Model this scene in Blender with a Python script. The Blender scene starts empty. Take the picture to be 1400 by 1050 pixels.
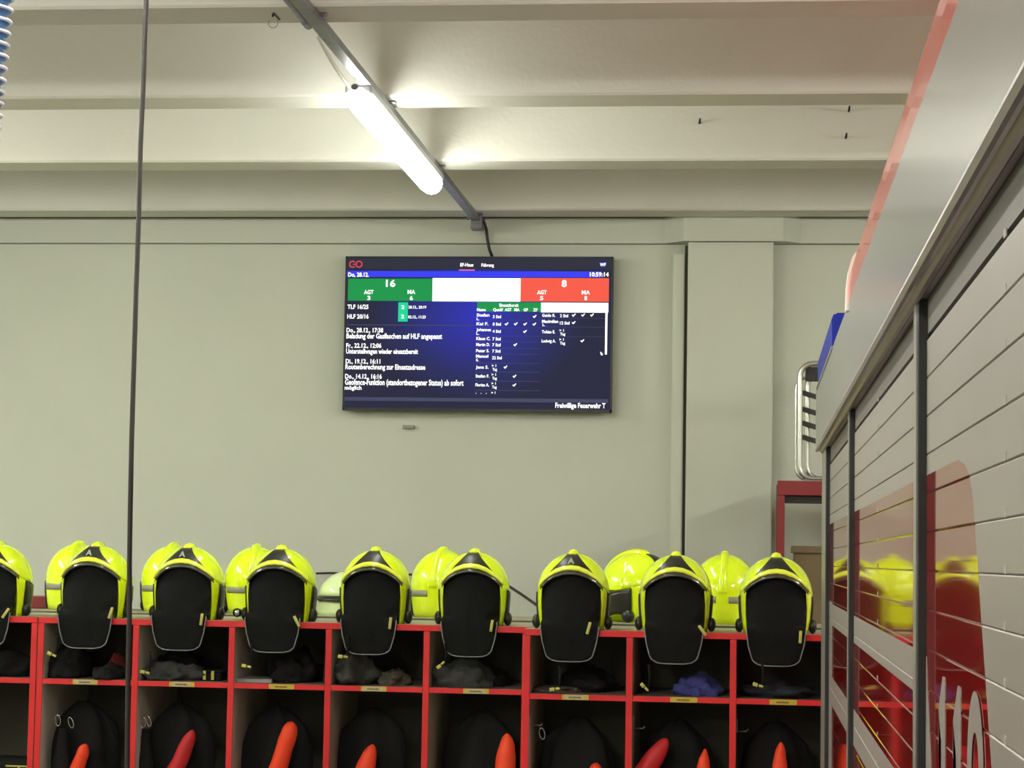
import bpy, bmesh, math, random
from mathutils import Vector, Matrix, noise
random.seed(7)
C = bpy.context.scene.collection
EYE = 1.8            # camera height; measured heights below are relative to the eye and get EYE added
PI = math.pi

# ------------------------------------------------------------------ camera
F = 3000.0
def cross(a, b): return Vector(a).cross(Vector(b))
_dY = Vector((1031-700, 769-525, F)).normalized()
_dn = cross(_dY, (1, .017, 0)).normalized()
if _dn.y < 0: _dn = -_dn
_dX = _dn.cross(_dY)
AX = (_dX, _dY, -_dn)                       # world axes seen in camera coordinates (right, down, forward)
cam = bpy.data.cameras.new('camera'); cam_o = bpy.data.objects.new('camera', cam); C.objects.link(cam_o)
cam.sensor_width = 36; cam.lens = 36*F/1400; cam.clip_start = .05; cam.clip_end = 100
right = Vector([a.x for a in AX]); up = -Vector([a.y for a in AX]); back = -Vector([a.z for a in AX])
M = Matrix((right, up, back)).transposed().to_4x4(); M.translation = (0, 0, EYE)
cam_o.matrix_world = M
bpy.context.scene.camera = cam_o
def ray(px, py):
    v = Vector((px-700, py-525, F)); return Vector([a.dot(v) for a in AX])
def P(px, py, Y):                           # measured point of the photo at its real distance Y
    r = ray(px, py); r = r*(Y/r.y); return Vector((r.x, r.y, r.z+EYE))

# ------------------------------------------------------------------ world, exposure
w = bpy.data.worlds.new('world'); bpy.context.scene.world = w; w.use_nodes = True
w.node_tree.nodes['Background'].inputs[0].default_value = (.8, .9, 1, 1)
w.node_tree.nodes['Background'].inputs[1].default_value = .02
vs = bpy.context.scene.view_settings
vs.view_transform = 'Standard'; vs.look = 'None'; vs.gamma = 1; vs.use_curve_mapping = False
vs.exposure = 0.0
LAMP_POWER = 76.0

# ------------------------------------------------------------------ materials
def lin(c): return tuple(((v/255+.055)/1.055)**2.4 if v > 10 else v/255/12.92 for v in c)
MATS = {}
def mat(name, rgb, rough=.6, metal=0., spec=.5, bump=0., bscale=60., var=0., vscale=3., coat=0., srgb=True, fluor=0.):
    m = bpy.data.materials.new(name); m.use_nodes = True; nt = m.node_tree
    b = nt.nodes['Principled BSDF']; c = lin(rgb) if srgb else rgb
    b.inputs['Base Color'].default_value = (*c, 1); b.inputs['Roughness'].default_value = rough
    b.inputs['Metallic'].default_value = metal; b.inputs['Specular IOR Level'].default_value = spec
    if coat: b.inputs['Coat Weight'].default_value = coat; b.inputs['Coat Roughness'].default_value = .05
    if bump or var: tc = nt.nodes.new('ShaderNodeTexCoord')
    if bump:
        n = nt.nodes.new('ShaderNodeTexNoise'); n.inputs['Scale'].default_value = bscale; n.inputs['Detail'].default_value = 4
        bp = nt.nodes.new('ShaderNodeBump'); bp.inputs['Strength'].default_value = bump; bp.inputs['Distance'].default_value = .01
        nt.links.new(tc.outputs['Object'], n.inputs['Vector']); nt.links.new(n.outputs[0], bp.inputs['Height'])
        nt.links.new(bp.outputs[0], b.inputs['Normal'])
    if var:
        n = nt.nodes.new('ShaderNodeTexNoise'); n.inputs['Scale'].default_value = vscale; n.inputs['Detail'].default_value = 5
        r = nt.nodes.new('ShaderNodeMapRange'); r.inputs['To Min'].default_value = 1-var; r.inputs['To Max'].default_value = 1+var
        r.inputs['From Min'].default_value = .3; r.inputs['From Max'].default_value = .7
        mx = nt.nodes.new('ShaderNodeVectorMath'); mx.operation = 'SCALE'; mx.inputs[0].default_value = c
        nt.links.new(tc.outputs['Object'], n.inputs['Vector']); nt.links.new(n.outputs[0], r.inputs['Value'])
        nt.links.new(r.outputs[0], mx.inputs['Scale']); nt.links.new(mx.outputs[0], b.inputs['Base Color'])
    MATS[name] = m; return m
def emit(name, rgb, s):
    m = bpy.data.materials.new(name); m.use_nodes = True; nt = m.node_tree
    b = nt.nodes['Principled BSDF']; b.inputs['Base Color'].default_value = (.01, .01, .01, 1); b.inputs['Roughness'].default_value = .5; b.inputs['Specular IOR Level'].default_value = .1
    b.inputs['Emission Color'].default_value = (*lin(rgb), 1); b.inputs['Emission Strength'].default_value = s
    MATS[name] = m; return m
m_wall = mat('wall_paint', (203, 206, 190), .85, bump=.12, bscale=90, var=.03, vscale=1.3)
m_ceil = mat('ceiling_paint', (215, 214, 203), .8, bump=.15, bscale=50, var=.03, vscale=2)
m_floor = mat('floor_concrete', (120, 118, 110), .45, bump=.05, var=.1)
m_crack = mat('joint_grey', (112, 114, 100), .9)
m_joint = mat('joint_black', (30, 30, 26), .9)
m_duct = mat('duct_pvc', (205, 209, 193), .6)
m_lampbody = mat('lamp_housing', (190, 190, 190), .4)
m_diff = emit('lamp_light', (253, 253, 245), LAMP_POWER*.40); m_diff2 = emit('hall_lamp_light', (253, 253, 245), LAMP_POWER*1.42)
m_tray = mat('tray_galvanised', (128, 128, 132), .4, .7, var=.15, vscale=30)
m_dark = mat('black_rubber', (24, 23, 21), .5)
m_cable = mat('black_cable', (36, 32, 27), .45)
m_yel = mat('helmet_fluorescent', (.80, 1.0, .012), .16, coat=.6, srgb=False)
m_yel2 = mat('helmet_brow', (.88, 1.0, .07), .2, coat=.5, srgb=False)
m_pale = mat('helmet_pale', (222, 240, 180), .2, coat=.5)
m_plate = mat('helmet_plate', (38, 40, 34), .35)
m_visor = mat('helmet_visor_rim', (70, 72, 62), .2, coat=.4)
m_black = mat('helmet_black', (26, 26, 23), .35)
m_cloth = mat('black_cloth', (25, 26, 25), .95, spec=.15, bump=.3, bscale=200)
m_piping = mat('grey_piping', (125, 127, 122), .5)
m_tab = mat('yellow_tab', (190, 185, 90), .6)
m_refl = mat('grey_reflective', (140, 142, 120), .45)
m_letter = mat('plate_letter', (175, 185, 165), .5)
m_red = mat('locker_red', (222, 34, 36), .42, bump=.05, var=.05, vscale=20)
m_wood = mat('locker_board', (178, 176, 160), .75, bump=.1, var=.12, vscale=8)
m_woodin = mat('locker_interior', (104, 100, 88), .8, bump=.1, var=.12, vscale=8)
m_top = mat('locker_top', (160, 155, 130), .5, var=.08, vscale=10)
m_labely = mat('label_yellow', (205, 180, 60), .5)
m_labelw = mat('label_pale', (190, 183, 140), .5)
m_ink = mat('label_ink', (110, 95, 60), .8)
m_gear = mat('gear_black', (30, 30, 29), .9, spec=.2, bump=.4, bscale=40)
m_grey = mat('cloth_grey', (62, 64, 60), .9, bump=.4, bscale=60, var=.2, vscale=20)
m_brown = mat('cloth_brown', (84, 76, 64), .9, bump=.4, bscale=60, var=.2, vscale=20)
m_blue = mat('cloth_blue', (62, 66, 130), .9, bump=.3, bscale=60, var=.15, vscale=20)
m_navy = mat('cloth_navy', (34, 40, 50), .9, bump=.3, bscale=60, var=.15, vscale=20)
m_paper = mat('paper', (175, 172, 168), .7)
m_orange = mat('orange_fabric', (250, 72, 28), .6, bump=.15, bscale=30)
m_orangered = mat('red_fabric', (200, 36, 40), .6, bump=.2, bscale=30)
m_chrome = mat('chrome', (200, 200, 198), .2, 1)
m_alu = mat('shutter_aluminium', (153, 146, 139), .42, .55, var=.02, vscale=5)
m_silver = mat('truck_silver', (138, 136, 134), .18, .2, var=.03, vscale=3)
m_rail = mat('rail_aluminium', (176, 168, 170), .3, .8)
m_film = mat('red_film', (128, 24, 23), .04, spec=.55)
m_truckred = mat('truck_red', (190, 30, 28), .18, coat=.5)
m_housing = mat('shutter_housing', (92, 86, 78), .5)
m_postm = mat('door_post_aluminium', (150, 145, 135), .35, .5)
m_bluelens = mat('blue_lens', (30, 46, 150), .5, spec=.2)
m_white = mat('white_strip', (240, 238, 225), .4)
m_rackred_shaded = mat('rack_red_shaded', (128, 34, 34), .55)  # red darkened, the shade behind the lockers is in the colour
m_card_shaded = mat('cardboard', (116, 100, 72), .85, var=.06, vscale=6)  # brown darkened to carry the shade inside the rack
m_tube = mat('rack_tube', (205, 206, 196), .25, .8)
m_hose = mat('hose_blue', (66, 118, 172), .35)
m_hosew = mat('hose_white', (225, 235, 245), .3)
m_tvblack = mat('tv_black', (18, 18, 20), .35)
# screen: the dashboard's own image (navy, with a brighter blue glow near the top centre)
m_screen = bpy.data.materials.new('screen_image'); m_screen.use_nodes = True
def screen_nodes():
    nt = m_screen.node_tree; b = nt.nodes['Principled BSDF']
    b.inputs['Base Color'].default_value = (.01, .01, .012, 1); b.inputs['Roughness'].default_value = .5; b.inputs['Specular IOR Level'].default_value = .1
    tc = nt.nodes.new('ShaderNodeTexCoord'); mp = nt.nodes.new('ShaderNodeMapping')
    mp.inputs['Location'].default_value = (-.0, 0, -.21); mp.inputs['Scale'].default_value = (2.0, 0, 2.5)
    g = nt.nodes.new('ShaderNodeVectorMath'); g.operation = 'LENGTH'
    r = nt.nodes.new('ShaderNodeValToRGB')
    e = r.color_ramp.elements
    e[0].position = 0; e[0].color = (*lin((48, 52, 205)), 1)
    e[1].position = 1; e[1].color = (*lin((36, 38, 66)), 1)
    k = e.new(.35); k.color = (*lin((44, 48, 160)), 1)
    k = e.new(.7); k.color = (*lin((38, 44, 104)), 1)
    nt.links.new(tc.outputs['Object'], mp.inputs[0]); nt.links.new(mp.outputs[0], g.inputs[0]); nt.links.new(g.outputs['Value'], r.inputs[0])
    nt.links.new(r.outputs[0], b.inputs['Emission Color']); b.inputs['Emission Strength'].default_value = .8
screen_nodes()
e_navy = emit('screen_navy', (48, 50, 66), .8); e_blue = emit('screen_blue', (56, 62, 245), 1)
e_green = emit('screen_green', (20, 150, 74), 1); e_mint = emit('screen_mint', (20, 215, 150), 1)
e_white = emit('screen_white', (255, 255, 250), 1.5); e_red = emit('screen_red', (248, 92, 72), 1)
e_pink = emit('screen_pink', (240, 110, 190), 1); e_line = emit('screen_line', (74, 78, 108), .8)
e_logo = emit('screen_logo', (225, 70, 95), 1)

# ------------------------------------------------------------------ mesh helpers
def mesh_of(bm, name, m, smooth=False):
    me = bpy.data.meshes.new(name)
    bmesh.ops.recalc_face_normals(bm, faces=bm.faces)
    bm.to_mesh(me); bm.free()
    for mm in (m if isinstance(m, (list, tuple)) else [m]): me.materials.append(mm)
    if smooth:
        me.polygons.foreach_set('use_smooth', [True]*len(me.polygons))
    return me
def put(name, me, parent=None, loc=None, rot=None, kind=None, label=None, cat=None, group=None):
    o = bpy.data.objects.new(name, me); C.objects.link(o)
    if parent: o.parent = parent
    if loc is not None: o.location = loc
    if rot is not None: o.rotation_euler = rot
    if kind: o['kind'] = kind
    if label: o['label'] = label
    if cat: o['category'] = cat
    if group: o['group'] = group
    return o
def part(name, bm, m, parent=None, smooth=False, **k): return put(name, mesh_of(bm, name, m, smooth), parent, **k)
def thing(name, label, cat, loc=(0, 0, 0), rz=0, group=None):
    o = put(name, None, None, loc, (0, 0, rz), label=label, cat=cat, group=group); o.empty_display_size = .1; return o
def box(bm, x0, x1, y0, y1, z0, z1, bev=0., mi=0):
    r = bmesh.ops.create_cube(bm, size=1.0)
    for v in r['verts']:
        v.co = Vector(((x0+x1)/2+v.co.x*(x1-x0), (y0+y1)/2+v.co.y*(y1-y0), (z0+z1)/2+v.co.z*(z1-z0)))
    fs = list({f for v in r['verts'] for f in v.link_faces})
    for f in fs: f.material_index = mi
    if bev:
        es = list({e for f in fs for e in f.edges})
        bmesh.ops.bevel(bm, geom=es, offset=bev, segments=2, affect='EDGES', profile=.5)
    return bm
def bx(*a, **k): return box(bmesh.new(), *a, **k)
def tube(bm, pts, r, n=10, caps=True, radii=None):
    pts = [Vector(p) for p in pts]; rings = []
    d0 = (pts[1]-pts[0]).normalized(); ref = Vector((0, 0, 1)) if abs(d0.z) < .9 else Vector((1, 0, 0))
    for i, p in enumerate(pts):
        d = (pts[min(i+1, len(pts)-1)]-pts[max(i-1, 0)]).normalized()
        a = (ref-d*ref.dot(d)).normalized(); ref = a; b = d.cross(a)
        rr = radii[i] if radii else r
        rings.append([bm.verts.new(p+(a*math.cos(t)+b*math.sin(t))*rr) for t in [2*PI*k/n for k in range(n)]])
    for i in range(len(rings)-1):
        for k in range(n):
            bm.faces.new((rings[i][k], rings[i][(k+1) % n], rings[i+1][(k+1) % n], rings[i+1][k]))
    if caps: bm.faces.new(rings[0]); bm.faces.new(rings[-1][::-1])
    return bm
def grid(bm, nu, nv, fn, mi=0, closed=False):
    vs_ = [[bm.verts.new(fn(i/(nu-(0 if closed else 1)), j/(nv-1))) for j in range(nv)] for i in range(nu)]
    for i in range(nu if closed else nu-1):
        for j in range(nv-1):
            f = bm.faces.new((vs_[i][j], vs_[(i+1) % nu][j], vs_[(i+1) % nu][j+1], vs_[i][j+1])); f.material_index = mi
    return bm
def prism(bm, prof, y0, y1, mi=0):          # profile of (x, z) points swept along Y
    a = [bm.verts.new((x, y0, z)) for x, z in prof]; b = [bm.verts.new((x, y1, z)) for x, z in prof]
    n = len(prof)
    for i in range(n): bm.faces.new((a[i], a[(i+1) % n], b[(i+1) % n], b[i])).material_index = mi
    bm.faces.new(a); bm.faces.new(b[::-1]); return bm
def xprism(bm, prof, x0, x1):               # profile of (y, z) points swept along X
    a = [bm.verts.new((x0, y, z)) for y, z in prof]; b = [bm.verts.new((x1, y, z)) for y, z in prof]
    n = len(prof)
    for i in range(n): bm.faces.new((a[i], a[(i+1) % n], b[(i+1) % n], b[i]))
    bm.faces.new(a); bm.faces.new(b[::-1]); return bm
def solid(o, t, off=-1):
    md = o.modifiers.new('thickness', 'SOLIDIFY'); md.thickness = t; md.offset = off
    return o
def copy_tree(o, parent=None):
    c = o.copy(); C.objects.link(c); c.parent = parent
    for ch in list(o.children): copy_tree(ch, c)
    return c

# ------------------------------------------------------------------ room
XL, XR, YB, YW, ZC = -6.5, 5.5, -7.0, 10.0, EYE+1.90
ZS = EYE+1.555
part('floor', bx(XL, XR, YB, YW+.2, -.2, 0), m_floor, kind='structure')
part('wall_back', bx(XL, XR, YW, YW+.2, 0, ZC+.1), m_wall, kind='structure')
part('wall_left', bx(XL-.2, XL, YB, YW+.2, 0, ZC+.1), m_wall, kind='structure')
part('wall_right', bx(XR, XR+.2, YB, YW+.2, 0, ZC+.1), m_wall, kind='structure')
part('wall_front', bx(XL, XR, YB-.2, YB, 0, ZC+.1), m_wall, kind='structure')
ceil = part('ceiling', bx(XL, XR, YB, YW, ZC, ZC+.2), m_ceil, kind='structure')
for k in range(-9, 4):                       # concrete ribs crossing the hall, 1.215 m apart
    y = 6.03+1.2165*k
    if y < YB+.1: continue
    b = xprism(bmesh.new(), [(y, ZS+.008), (y+.008, ZS), (y+.192, ZS), (y+.2, ZS+.008), (y+.245, ZC), (y-.045, ZC)], XL, XR)
    part('ceiling_rib', b, m_ceil, ceil)
# ring beam on the back wall with the wider capital over the pilaster, black joint above it
z0, z1 = EYE+1.449, EYE+1.566
b = bmesh.new()
prof = [(XL, 9.975), (-.42, 9.975), (-.33, 9.90), (.12, 9.90), (.2, 9.965), (XR, 9.965)]
lo = [b.verts.new((x, y, z0)) for x, y in prof]; hi = [b.verts.new((x, y, z1)) for x, y in prof]
lob = [b.verts.new((x, YW, z0)) for x, y in prof]; hib = [b.verts.new((x, YW, z1)) for x, y in prof]
for i in range(5):
    b.faces.new((lo[i], lo[i+1], hi[i+1], hi[i])); b.faces.new((hi[i], hi[i+1], hib[i+1], hib[i])); b.faces.new((lo[i], lo[i+1], lob[i+1], lob[i]))
part('trim_1', b, m_wall, kind='structure')
part('trim_2', bx(XL, XR, 9.90, 9.985, z1, z1+.012), m_joint, kind='structure')
part('trim_3', bx(XL, XR, 9.99, YW, z0-.003, z0), m_crack, kind='structure')
# pilaster
part('trim_4', bx(-.310, .077, 9.915, YW, 0, z0-.002, bev=.006), m_wall, kind='structure')
part('trim_5', bx(-.325, -.312, 9.97, YW, 0, z0-.01), mat('joint_dark_grey', (70, 72, 62), .9), kind='structure')
d = thing('cable_duct', 'pale flat cable duct running down the wall left of the pilaster', 'cable duct', (-.352, 9.98, .0))
part('duct_body', bx(-.027, .027, -.025, .018, .25, EYE+1.40, bev=.003), m_duct, d)
part('duct_cover', bx(-.022, .022, -.029, -.025, .255, EYE+1.395, bev=.001), m_duct, d)

# ------------------------------------------------------------------ ceiling tray and lamps
tray_x = -1.272; tz = EYE+1.541
t = thing('cable_tray', 'grey metal cable tray running under the ceiling ribs to the wall above the screen', 'cable tray', (tray_x, 9.9, tz))
part('tray_channel', prism(bmesh.new(), [(-.018, -.012), (.018, -.012), (.018, .012), (.015, .012), (.015, -.009), (-.015, -.009), (-.015, .012), (-.018, .012)], -14.5, 0), m_tray, t)
for k in range(-7, 4):
    y = 6.1+1.2165*k-9.9
    part('tray_clamp', box(bx(-.034, .038, y, y+.03, .008, .014, bev=.001), -.031, -.025, y+.006, y+.022, -.016, .012), m_tray, t)
part('side_conduit', tube(tube(bmesh.new(), [(-.030, -14.3, -.004), (-.030, -3.76, -.004)], .011, 10), [(-.030, -3.78, -.004), (-.030, -3.72, -.004)], .014, 10), m_tray, t, smooth=False)
part('end_box', bx(-.028, .028, -.075, .02, -.045, .012, bev=.004), m_tray, t)
part('loose_cable', tube(bmesh.new(), [(-.024-.012*math.sin(PI*i/12), -3.6+1.1*i/12, -.012-.022*math.sin(PI*i/12)) for i in range(13)], .006, 8), m_duct, t, smooth=True)
part('bundled_cable', tube(bmesh.new(), [(-.01+.006*math.sin(i), -14.3+14.2*i/40, -.004) for i in range(41)], .006, 6), m_cable, t)
def lamp(x, y0, y1, z, label, group, m=None):
    L = thing('ceiling_lamp', label, 'lamp', (x, (y0+y1)/2, z), 0, group); h = (y1-y0)/2
    part('housing', bx(-.044, .044, -h+.012, h-.012, .012, .042, bev=.008), m_lampbody, L)
    pts = [(0, -h+.045+.0, 0)]
    prof = [(-h, .012), (-h+.012, .032), (-h+.04, .043), (-h+.09, .046), (h-.09, .046), (h-.04, .043), (h-.012, .032), (h, .012)]
    part('diffuser', tube(bmesh.new(), [(0, y, 0) for y, r in prof], 0, 16, radii=[r for y, r in prof]), m or m_diff, L, smooth=True)
    for s in (-.6, .6): part('bracket', bx(-.012, .020, s*h-.012, s*h+.012, .04, .058, bev=.002), m_tray, L)
    part('cable_gland', tube(bmesh.new(), [(0, -h-.05, .02), (0, -h-.0, .012)], .011, 10), m_tray, L)
    return L
lamp(-1.278, 6.85, 8.53, EYE+1.47, 'bright white tubular lamp hanging beside the cable tray', None)
for y in (3.0, -.6, -4.6): lamp(-1.278, y, y+1.6, EYE+1.47, 'tubular lamp on the same tray nearer the camera, %s' % {3.0: 'first', -.6: 'second', -4.6: 'third'}[y], 'tray lamps', m_diff2)
for x in (3.0, -4.5):
    for y in (6.6, 3.2, -.6, -4.6): lamp(x, y, y+1.6, EYE+1.47, 'tubular lamp in the row %s, %s from the back wall' % ('over the truck' if x > 0 else 'at the far left', {6.6: 'first', 3.2: 'second', -.6: 'third', -4.6: 'fourth'}[y]), 'side lamps', m_diff2)

# ------------------------------------------------------------------ television
TY = 9.925
pA = P(471, 349.5, TY); pB = P(838, 352, TY); pC = P(470, 559.5, TY); pD = P(836.5, 565.5, TY)
tx0, tx1, tz0, tz1 = (pA.x+pC.x)/2, (pB.x+pD.x)/2, (pC.z+pD.z)/2, (pA.z+pB.z)/2
tcx, tcz = (tx0+tx1)/2, (tz0+tz1)/2; hw, hh = (tx1-tx0)/2, (tz1-tz0)/2
tv = thing('wall_screen', 'large flat black wall screen showing a blue status dashboard', 'screen', (tcx, TY, tcz))
part('housing', bx(-hw, hw, .002, .05, -hh, hh, bev=.003), m_tvblack, tv)
b = bmesh.new()
for a in ((-hw, hw, hh-.007, hh), (-hw, hw, -hh, -hh+.012), (-hw, -hw+.008, -hh, hh), (hw-.008, hw, -hh, hh)):
    box(b, a[0], a[1], -.003, .004, a[2], a[3])
part('bezel', b, m_tvblack, tv)
part('wall_mount', bx(-.3, .3, .05, .075, -.2, .2, bev=.003), m_dark, tv)
part('status_light', bx(.0, .02, -.004, -.002, -hh+.004, -hh+.008), m_grey, tv)
scr = part('screen', bx(-hw+.006, hw-.006, -.001, .003, -hh+.01, hh-.005), m_screen, tv)
def S(px, py):                               # a measured point on the screen's face, in the screen's own frame
    # undo the small tilt of the face so the page stays square
    u = (px-471.5)/(837.5-471.5); top = 349.5+2.5*u; bot = 559.5+6*u
    v = (py-top)/(bot-top)
    return (-hw+2*hw*u, hh-2*hh*v)
LAY = [0]
def panel(name, x0, y0, x1, y1, m, dy=-.0015):
    a = S(x0, y0); c = S(x1, y1)
    part(name, bx(min(a[0], c[0]), max(a[0], c[0]), dy, 0, min(a[1], c[1]), max(a[1], c[1])), m, scr)
panel('header_bar', 473, 352, 836, 369.5, e_navy)
panel('blue_bar', 473, 369.5, 822, 380.5, e_blue)
panel('green_panel', 475.5, 380, 592, 411.5, e_green)
panel('white_panel', 592, 380, 712.3, 413, e_white)
panel('red_panel', 712.3, 380.5, 832, 414, e_red)
panel('mint_panel', 545.5, 413, 558.8, 439.5, e_mint)
panel('green_header', 653.5, 413.5, 741.5, 427, e_green)
panel('white_header', 740.5, 414.5, 831.5, 428.8, e_white)
panel('tab_underline', 628, 368.5, 649.5, 370.3, e_pink, -.003)
panel('scroll_bar', 827.8, 428, 830.5, 486, e_white, -.003)
b = bmesh.new()
def rule(x0, x1, y, t=.7):
    a = S(x0, y); c = S(x1, y+t); box(b, a[0], c[0], -.0012, 0, c[1], a[1])
rule(475, 652, 444); rule(474, 833, 546.5)
for y in (438, 448.5, 460, 468, 476.5, 484.5, 497, 509, 521.5, 534): rule(653, 741, y, .5)
for y in (436, 448, 461): rule(742, 828, y, .5)
part('divider_lines', b, e_line, scr)
def text_bm(items, dy=-.004):
    out = bmesh.new()
    for s, x0, x1, yb, hpx in items:
        cu = bpy.data.curves.new('t', 'FONT'); cu.body = s; cu.size = 1; cu.offset = .024; cu.resolution_u = 2; cu.extrude = 0
        o = bpy.data.objects.new('t', cu); C.objects.link(o)
        bpy.context.view_layer.update()
        me = bpy.data.meshes.new_from_object(o.evaluated_get(bpy.context.evaluated_depsgraph_get()))
        xs = [v.co.x for v in me.vertices]
        if xs:
            mnx, mxx = min(xs), max(xs); a = S(x0, yb); c = S(x1, yb-hpx)
            sx = (c[0]-a[0])/(mxx-mnx); sz = (c[1]-a[1])/.73
            for v in me.vertices: v.co = Vector((a[0]+(v.co.x-mnx)*sx, dy, a[1]+v.co.y*sz))
            out.from_mesh(me)
        bpy.data.objects.remove(o); bpy.data.curves.remove(cu); bpy.data.meshes.remove(me)
    return out
part('header_text', text_bm([('EF-Haus', 629.5, 647.5, 364.3, 4.6), ('Führung', 658.5, 675.5, 364.8, 4.4), ('WF', 819.5, 827.5, 365, 4.6),
    ('Do, 28.12.', 475.5, 504, 377.5, 5.6), ('10:59:14', 806, 831.5, 379, 5.8)]), e_white, scr, kind='stuff')
part('count_text', text_bm([('16', 528, 541, 391.5, 9.5), ('AGT', 498, 511, 401.5, 5.6), ('3', 502.5, 507, 409.5, 5.6), ('MA', 558, 568.5, 401.5, 5.6), ('6', 561, 565.5, 410, 5.6),
    ('8', 768, 775, 393, 9.5), ('AGT', 735, 748, 403, 5.4), ('5', 739, 743.5, 411, 5.4), ('MA', 795.5, 806.5, 403.5, 5.4), ('1', 799.5, 802.5, 411.3, 5.4)]), e_white, scr, kind='stuff')
part('vehicle_text', text_bm([('TLF 16/25', 475.5, 504.5, 421.5, 5.6), ('HLF 20/16', 475.5, 505, 434.7, 5.6), ('2', 549.8, 554, 422, 5), ('2', 549.8, 554, 434.8, 5),
    ('28.12., 20:19', 559.5, 584, 421.5, 3.6), ('02.12., 11:23', 559.5, 583.5, 435, 3.6)]), e_white, scr, kind='stuff')
part('news_text', text_bm([('Do., 28.12., 17:38', 475, 525.5, 453.5, 5.6), ('Beladung der Gasflaschen auf HLF angepasst', 475, 606.5, 461.8, 5.6),
    ('Fr., 22.12., 12:06', 475, 523.5, 474.5, 5.6), ('Unterstellwagen wieder einsatzbereit', 475, 574, 482.5, 5.6),
    ('Di., 19.12., 16:11', 474.8, 522.5, 496, 5.6), ('Routenberechnung zur Einsatzadresse', 474.6, 584.5, 503.8, 5.6),
    ('Do., 14.12., 16:16', 474.5, 525, 516.5, 5.6), ('Geofence-Funktion (standortbezogener Status) ab sofort', 474.5, 637, 525, 5.6), ('möglich', 474.3, 497.5, 531.6, 5.2)]), e_white, scr, kind='stuff')
part('footer_text', text_bm([('Freiwillige Feuerwehr T', 762, 829.5, 558.3, 6)]), e_white, scr, kind='stuff')
rows = [('Stefan', 'L.', '3 Std', 434.8, 3.5, 28), ('Kai F.', '', '8 Std', 445, 0, 26), ('Johannes', 'L.', '4 Std', 454.8, 3.5, 32), ('Klaus C.', '', '7 Std', 465.2, 0, 31), ('Martin D.', '', '7 Std', 473.4, 0, 30),
        ('Peter S.', '', '7 Std', 481.8, 0, 29), ('Manuel', 'G.', '22 Std', 491, 3.5, 27), ('Jens S.', '', '> 1', 504.2, 0, 28), ('Stefan F.', '', '> 1', 516.4, 0, 30), ('Florian A.', '', '> 1', 528.4, 0, 30)]
items = [('Einsatzbereit', 684, 710, 419.8, 4), ('Name', 653.5, 665.5, 425.7, 4), ('Qualif', 675.5, 689, 425.8, 4), ('AGT', 691.5, 700.5, 425.9, 4), ('MA', 704.5, 711.5, 426, 4), ('GF', 717, 723, 426.2, 4), ('ZF', 730, 736, 426.4, 4)]
for n_, s2, h_, y, dd, wd in rows:
    w_ = wd*.62
    items.append((n_, 653.3, 653.3+w_, y-(1.8 if s2 else 0), 4))
    if s2: items.append((s2, 653.3, 657, y+3.3, 3.6))
    if h_.startswith('>'): items += [(h_, 675, 681, y-2.2, 3.4), ('Tag', 676, 682.3, y+3, 3.8)]
    else: items.append((h_, 675.3, 686.5 if len(h_) < 6 else 688.5, y+.6, 4))
for n_, s2, h_, y, wd in [('Guido R.', '', '2 Std', 434, 18), ('Maximilian', 'L.', '12 Std', 444, 22), ('Tobias E.', '', '> 1', 456.5, 18), ('Ludwig A.', '', '> 1', 469, 19)]:
    items.append((n_, 742.2, 742.2+wd, y-(1.8 if s2 else 0), 4))
    if s2: items.append((s2, 743, 746.5, y+2.6, 3.4))
    if h_.startswith('>'): items += [(h_, 766, 772, y-2.2, 3.4), ('Tag', 767, 774, y+3, 3.8)]
    else: items.append((h_, 766.5, 777.5 if len(h_) < 6 else 779.5, y+.6, 4))
items.append(('·  ·  ·', 653.5, 669, 539.5, 3)); items.append(('> 1', 675, 680.5, 538.8, 3.2))
part('table_text', text_bm(items), e_white, scr, kind='stuff')
b = bmesh.new()
for x, y in [(732, 433.5), (694, 443.5), (706.5, 443.5), (719.2, 443.8), (731.8, 444), (719.2, 454), (706.3, 472), (693.5, 502.5), (706, 515), (706, 527), (785, 432), (797.5, 432), (809.5, 432), (785, 442.3), (797, 467.2)]:
    pts = [(-2.4, .3), (-1.4, -.9), (-.6, .2), (1.9, -2.2), (2.8, -1.4), (-.3, 2.3)]
    b.faces.new([b.verts.new((S(x+q, y+r)[0], -.004, S(x+q, y+r)[1])) for q, r in pts])
b.faces.new([b.verts.new((S(821.5+q, 482+r)[0], -.004, S(821.5+q, 482+r)[1])) for q, r in [(0, 0), (3, 2.5), (3.5, 5), (2, 5.5), (.5, 4)]])
part('tick_marks', b, e_white, scr, kind='stuff')
b = bmesh.new()                              # the red emblem: a ring open to the right with a bar, joined to a closed ring
for cx, a0, a1 in ((481.3, 45, 315), (490.2, 0, 360)):
    n_ = 24; vi = []
    for i in range(n_+1):
        a = math.radians(a0+(a1-a0)*i/n_)
        for r in (4.9, 3.3):
            q = S(cx+r*math.cos(a), 360.6+r*math.sin(a)); vi.append(b.verts.new((q[0], -.004, q[1])))
    for i in range(n_): b.faces.new((vi[2*i], vi[2*i+2], vi[2*i+3], vi[2*i+1]))
part('emblem_rings', b, e_logo, scr)
b = bmesh.new(); q0 = S(481.8, 359.9); q1 = S(484.8, 361.3); box(b, q0[0], q1[0], -.005, -.003, q1[1], q0[1]); part('emblem_bar', b, e_logo, scr)
b = bmesh.new(); b.faces.new([b.verts.new((S(823.5+5.5*math.cos(a*PI/12), 0)[0], -.0022, S(823.5, 362.6+5.5*math.sin(a*PI/12))[1])) for a in range(24)])
part('account_badge', b, emit('screen_badge', (28, 36, 120), 1), scr)

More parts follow.
